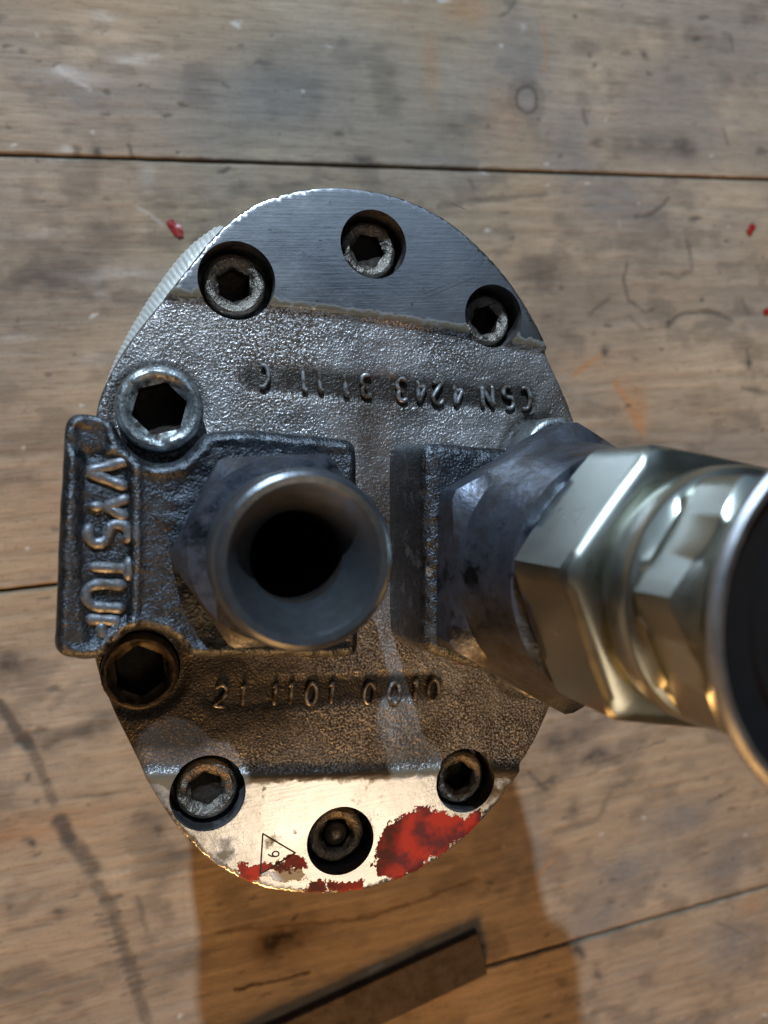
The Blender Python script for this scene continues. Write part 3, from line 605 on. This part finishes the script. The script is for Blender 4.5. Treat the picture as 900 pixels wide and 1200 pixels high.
# ------------------------------------------------ cast lettering: monoline strokes, half sunk in the surface
def aa(cx, cy, rx, ry, a0, a1, n=9): return [(cx+rx*math.cos(t), cy+ry*math.sin(t)) for t in np.radians(np.linspace(a0, a1, n))]
G = {'1': [[(.30, .80), (.52, 1.0), (.52, 0)]], '2': [aa(.5, .72, .38, .28, 170, -30)+[(.12, 0), (.9, 0)]],
     '3': [aa(.46, .74, .36, .26, 150, -80)+aa(.46, .26, .40, .26, 80, -150)], '4': [[(.72, .3), (.05, .3), (.62, 1.0)], [(.62, 1.0), (.62, 0)]],
     '0': [aa(.5, .5, .36, .5, 90, 450, 20)], 'C': [aa(.55, .5, .42, .5, 55, 305, 14)], 'S': [aa(.5, .74, .36, .26, 40, 260, 9)+aa(.5, .25, .38, .25, 80, -140, 10)],
     'N': [[(.1, 0), (.1, 1), (.88, 0), (.88, 1)]], 'V': [[(.02, 1), (.5, 0), (.98, 1)]], 'Y': [[(.02, 1), (.5, .45), (.98, 1)], [(.5, .45), (.5, 0)]],
     'T': [[(0, 1), (1, 1)], [(.5, 1), (.5, 0)]], 'U': [[(.05, 1), (.05, .45)]+aa(.5, .38, .45, .38, 180, 360, 10)+[(.95, 1)]],
     'P': [[(.08, 0), (.08, 1)]+aa(.5, .76, .42, .24, 90, -90, 8)+[(.08, .52)]], '6': [aa(.5, .3, .38, .3, 0, 360, 14), aa(.75, .3, .63, .7, 180, 100, 8)]}
def glyph(ch, px, py, wpx, hpx, rot, zsurf, name, rad, flat=0.55, mat=LETTER, parent=None, jit=0.0, sq=1.0):
    # rot in degrees, picture sense: 0 upright, 180 upside down, -90 reading downwards
    c, s_ = math.cos(math.radians(rot)), math.sin(math.radians(rot)); V = []; F = []; K = 8
    for st in G[ch]:
        q = []
        for u, v in st:
            X_, Y_ = (u-.5)*wpx, (v-.5)*hpx
            q.append(unp(px+X_*c-Y_*s_, py-(X_*s_+Y_*c), zsurf))
        q = np.array(q)
        # resample
        L = np.concatenate([[0], np.cumsum(np.linalg.norm(np.diff(q, axis=0), axis=1))]); m = max(3, int(L[-1]/(rad*0.8)))
        t = np.linspace(0, L[-1], m); q = np.column_stack([np.interp(t, L, q[:, 0]), np.interp(t, L, q[:, 1])])
        closed = np.linalg.norm(q[0]-q[-1]) < 1e-6
        T = np.gradient(q, axis=0)
        if closed: T[0] = T[-1] = T[0]+T[-1]
        T /= np.linalg.norm(T, axis=1)[:, None]+1e-9; N = np.column_stack([-T[:, 1], T[:, 0]]); b0 = len(V)
        for i in range(m):
            k = 1.0 if closed or 0 < i < m-1 else 0.45
            wv = rad*k*(1+jit*math.sin(i*1.7+px))
            for j in range(K):
                a_ = 2*math.pi*j/K; p = q[i]+N[i]*wv*math.copysign(abs(math.cos(a_))**sq, math.cos(a_)); V.append((p[0], p[1], zsurf+wv*flat*2*math.sin(a_)*(1 if math.sin(a_) > 0 else .6)))
        F += [(b0+i*K+j, b0+i*K+(j+1) % K, b0+(i+1)*K+(j+1) % K, b0+(i+1)*K+j) for i in range(m-1) for j in range(K)]
        if not closed: F += [tuple(b0+j for j in range(K))[::-1], tuple(b0+(m-1)*K+j for j in range(K))]
    return link(name, V, F, mat, parent or pump)
ZL = COVER_Z-1.2
for ch, x, y in [('C', 616, 467), ('S', 596, 466), ('N', 571, 465), ('4', 535, 463), ('2', 513, 461), ('4', 492, 459), ('3', 471, 457), ('3', 429, 452), ('1', 405, 452), ('1', 375, 448), ('1', 356, 447), ('C', 309, 441)]:
    glyph(ch, x, y, 15, 26, 184 if ch != 'C' or x > 400 else 176, ZL+0.55, 'raised_character', 0.48)
for ch, x, y in [('2', 259, 815), ('1', 285, 814), ('1', 322, 814), ('1', 341, 813), ('0', 365, 813), ('1', 389, 812), ('0', 433, 812), ('0', 462, 812), ('1', 487, 809), ('0', 508, 808)]:
    glyph(ch, x, y, 17, 25, -6, ZL+0.5, 'raised_character', 0.42)
for ch, x, y, wd, hd in [('V', 127, 554, 34, 50), ('Y', 127, 594, 27, 50), ('S', 127, 625, 34, 48), ('T', 127, 665, 28, 48), ('U', 124, 698, 30, 48), ('P', 118, 736, 24, 38)]:
    glyph(ch, x, y, wd, hd, -93, PZ-0.75, 'raised_character', 0.95, flat=0.42, jit=0.08, sq=0.45, mat=PADLET)
c = unp(549, 774, 111.5); V = [(c[0]+2.6*math.cos(t)*(1+.2*math.sin(3*t)), c[1]+1.3*math.sin(t), 109.6) for t in np.linspace(0, 2*np.pi, 14, endpoint=False)]
V += [(x, y, 108.6) for x, y, z in V]; n = 14
link('paint_spot', V, [tuple(range(n))]+[((i+1) % n, i, n+i, n+(i+1) % n) for i in range(n)], REDP, cov, smooth=False)
# scribed triangle with a stamped six
def scribe(name, pts, z, rad, parent=cov):
    q = unpl(pts, z); V = []; F = []
    for i in range(len(q)-1):
        d = q[i+1]-q[i]; d /= np.linalg.norm(d); nn = np.array([-d[1], d[0]])*rad; b0 = len(V)
        for p in (q[i]-d*rad*.5, q[i+1]+d*rad*.5): V += [(p[0]-nn[0], p[1]-nn[1], z+0.012), (p[0], p[1], z+0.05), (p[0]+nn[0], p[1]+nn[1], z+0.012)]
        F += [(b0, b0+3, b0+4, b0+1), (b0+1, b0+4, b0+5, b0+2)]
    return link(name, V, F, MARK, parent, smooth=False)
scribe('triangle_mark', [(308, 977), (346, 999.5), (314, 1019), (305, 1024), (308, 977)], COVER_Z, 0.16)
glyph('6', 320.5, 1001, 8, 13, 96, COVER_Z, 'stamped_digit', 0.15, flat=0.3, mat=MARK, parent=cov)
# scratches in the machined face
for pts in ([(494, 351), (556, 325)], [(497, 344), (530, 331)], [(545, 245), (528, 238)]):
    q = scribe('scratch', pts, COVER_Z, 0.05); q.data.materials[0] = TUBE

# ------------------------------------------------ fittings (all stand upright on their pads)
def lathe(name, prof, c, mat, n=96, parent=None, mats=None, rmats=None, hexes=None, phase=0.0):
    """prof: (radius or ('hex', corner_radius), z). hex rings follow the six flats"""
    a = np.linspace(0, 2*np.pi, n, endpoint=False); V = []; F = []; mi = []
    hx = (a-phase+np.pi/6) % (np.pi/3)-np.pi/6
    for r, z in prof:
        if isinstance(r, tuple):
            flat = r[1]*math.cos(math.pi/6); rr = flat/np.cos(((a-phase) % (np.pi/3))-np.pi/6)
            rr = np.minimum(rr, r[1]*0.985)
            zz = z if len(r) == 2 else z-r[2]*(rr-flat)     # chamfer drop grows towards the corners
            zz = np.full(n, zz) if np.isscalar(zz) else zz
        else: rr = np.full(n, float(r)); zz = np.full(n, float(z))
        V += [(c[0]+q*math.cos(t), c[1]+q*math.sin(t), h) for q, t, h in zip(rr, a, zz)]
    for k in range(len(prof)-1):
        for i in range(n): F.append((k*n+i, k*n+(i+1) % n, (k+1)*n+(i+1) % n, (k+1)*n+i)); mi.append((rmats or [0]*len(prof))[k])
    F.append(tuple(range((len(prof)-1)*n, len(prof)*n))); mi.append((rmats or [0]*len(prof))[-1])
    return sharp(link(name, V, F, mat, parent or pump, mats=mats, midx=mi), 32)
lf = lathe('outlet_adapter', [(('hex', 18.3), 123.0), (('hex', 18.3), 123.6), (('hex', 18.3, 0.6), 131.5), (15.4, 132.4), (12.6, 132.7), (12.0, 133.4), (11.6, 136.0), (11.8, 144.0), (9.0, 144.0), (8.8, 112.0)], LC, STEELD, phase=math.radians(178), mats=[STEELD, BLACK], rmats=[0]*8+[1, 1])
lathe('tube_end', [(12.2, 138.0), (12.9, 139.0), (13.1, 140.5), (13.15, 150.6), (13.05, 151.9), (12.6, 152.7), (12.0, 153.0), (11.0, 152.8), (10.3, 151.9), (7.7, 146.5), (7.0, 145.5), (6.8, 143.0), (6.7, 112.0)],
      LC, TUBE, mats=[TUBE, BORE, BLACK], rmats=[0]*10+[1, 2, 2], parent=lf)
rf = lathe('inlet_adapter', [(('hex', 27.3), 124.5), (('hex', 27.3), 125.4), (('hex', 27.3, 0.35), 135.0), (23.2, 136.4), (22.6, 140.0), (21.6, 145.0), (21.0, 152.0), (18.8, 152.2), (18.8, 160.0)], RC, STEELD, phase=math.radians(144))
nt = lathe('union_nut', [(19.0, 152.4), (('hex', 22.2, -0.45), 153.2), (('hex', 22.2), 156.0), (('hex', 22.2, 0.10), 168.0), (('hex', 21.5), 168.7), (('hex', 20.4), 169.1), (16.5, 169.3), (15.5, 169.2)], RC, ZINC, phase=math.radians(166), parent=rf)
cn = lathe('hose_connector', [(15.6, 168.0), (15.6, 171.4), (16.4, 171.8), (17.3, 172.4), (17.5, 173.0), (17.5, 176.2), (17.2, 176.9), (16.4, 177.2), (('hex', 17.6, -0.2), 177.8), (('hex', 17.6), 179.0), (('hex', 17.6, 0.25), 185.6), (15.0, 186.3), (14.0, 186.6), (13.8, 189.6), (14.6, 190.2), (16.8, 190.6), (17.2, 191.0), (17.2, 194.0), (14.5, 194.5), (13.0, 194.6)], RC, ZINC, phase=math.radians(170), parent=rf)
lathe('end_cap', [(14.2, 194.4), (14.6, 194.8), (16.0, 195.2), (20.2, 195.3), (20.9, 195.6), (21.2, 196.1), (21.1, 196.6), (20.6, 196.95), (19.9, 196.95), (19.3, 196.5), (19.1, 195.5), (15.4, 195.3), (15.1, 195.8), (14.2, 195.8), (13.9, 195.2), (7.0, 195.0)],
      RC, RIM, mats=[RIM, BLACK], rmats=[0]*8+[1]*8, parent=rf)
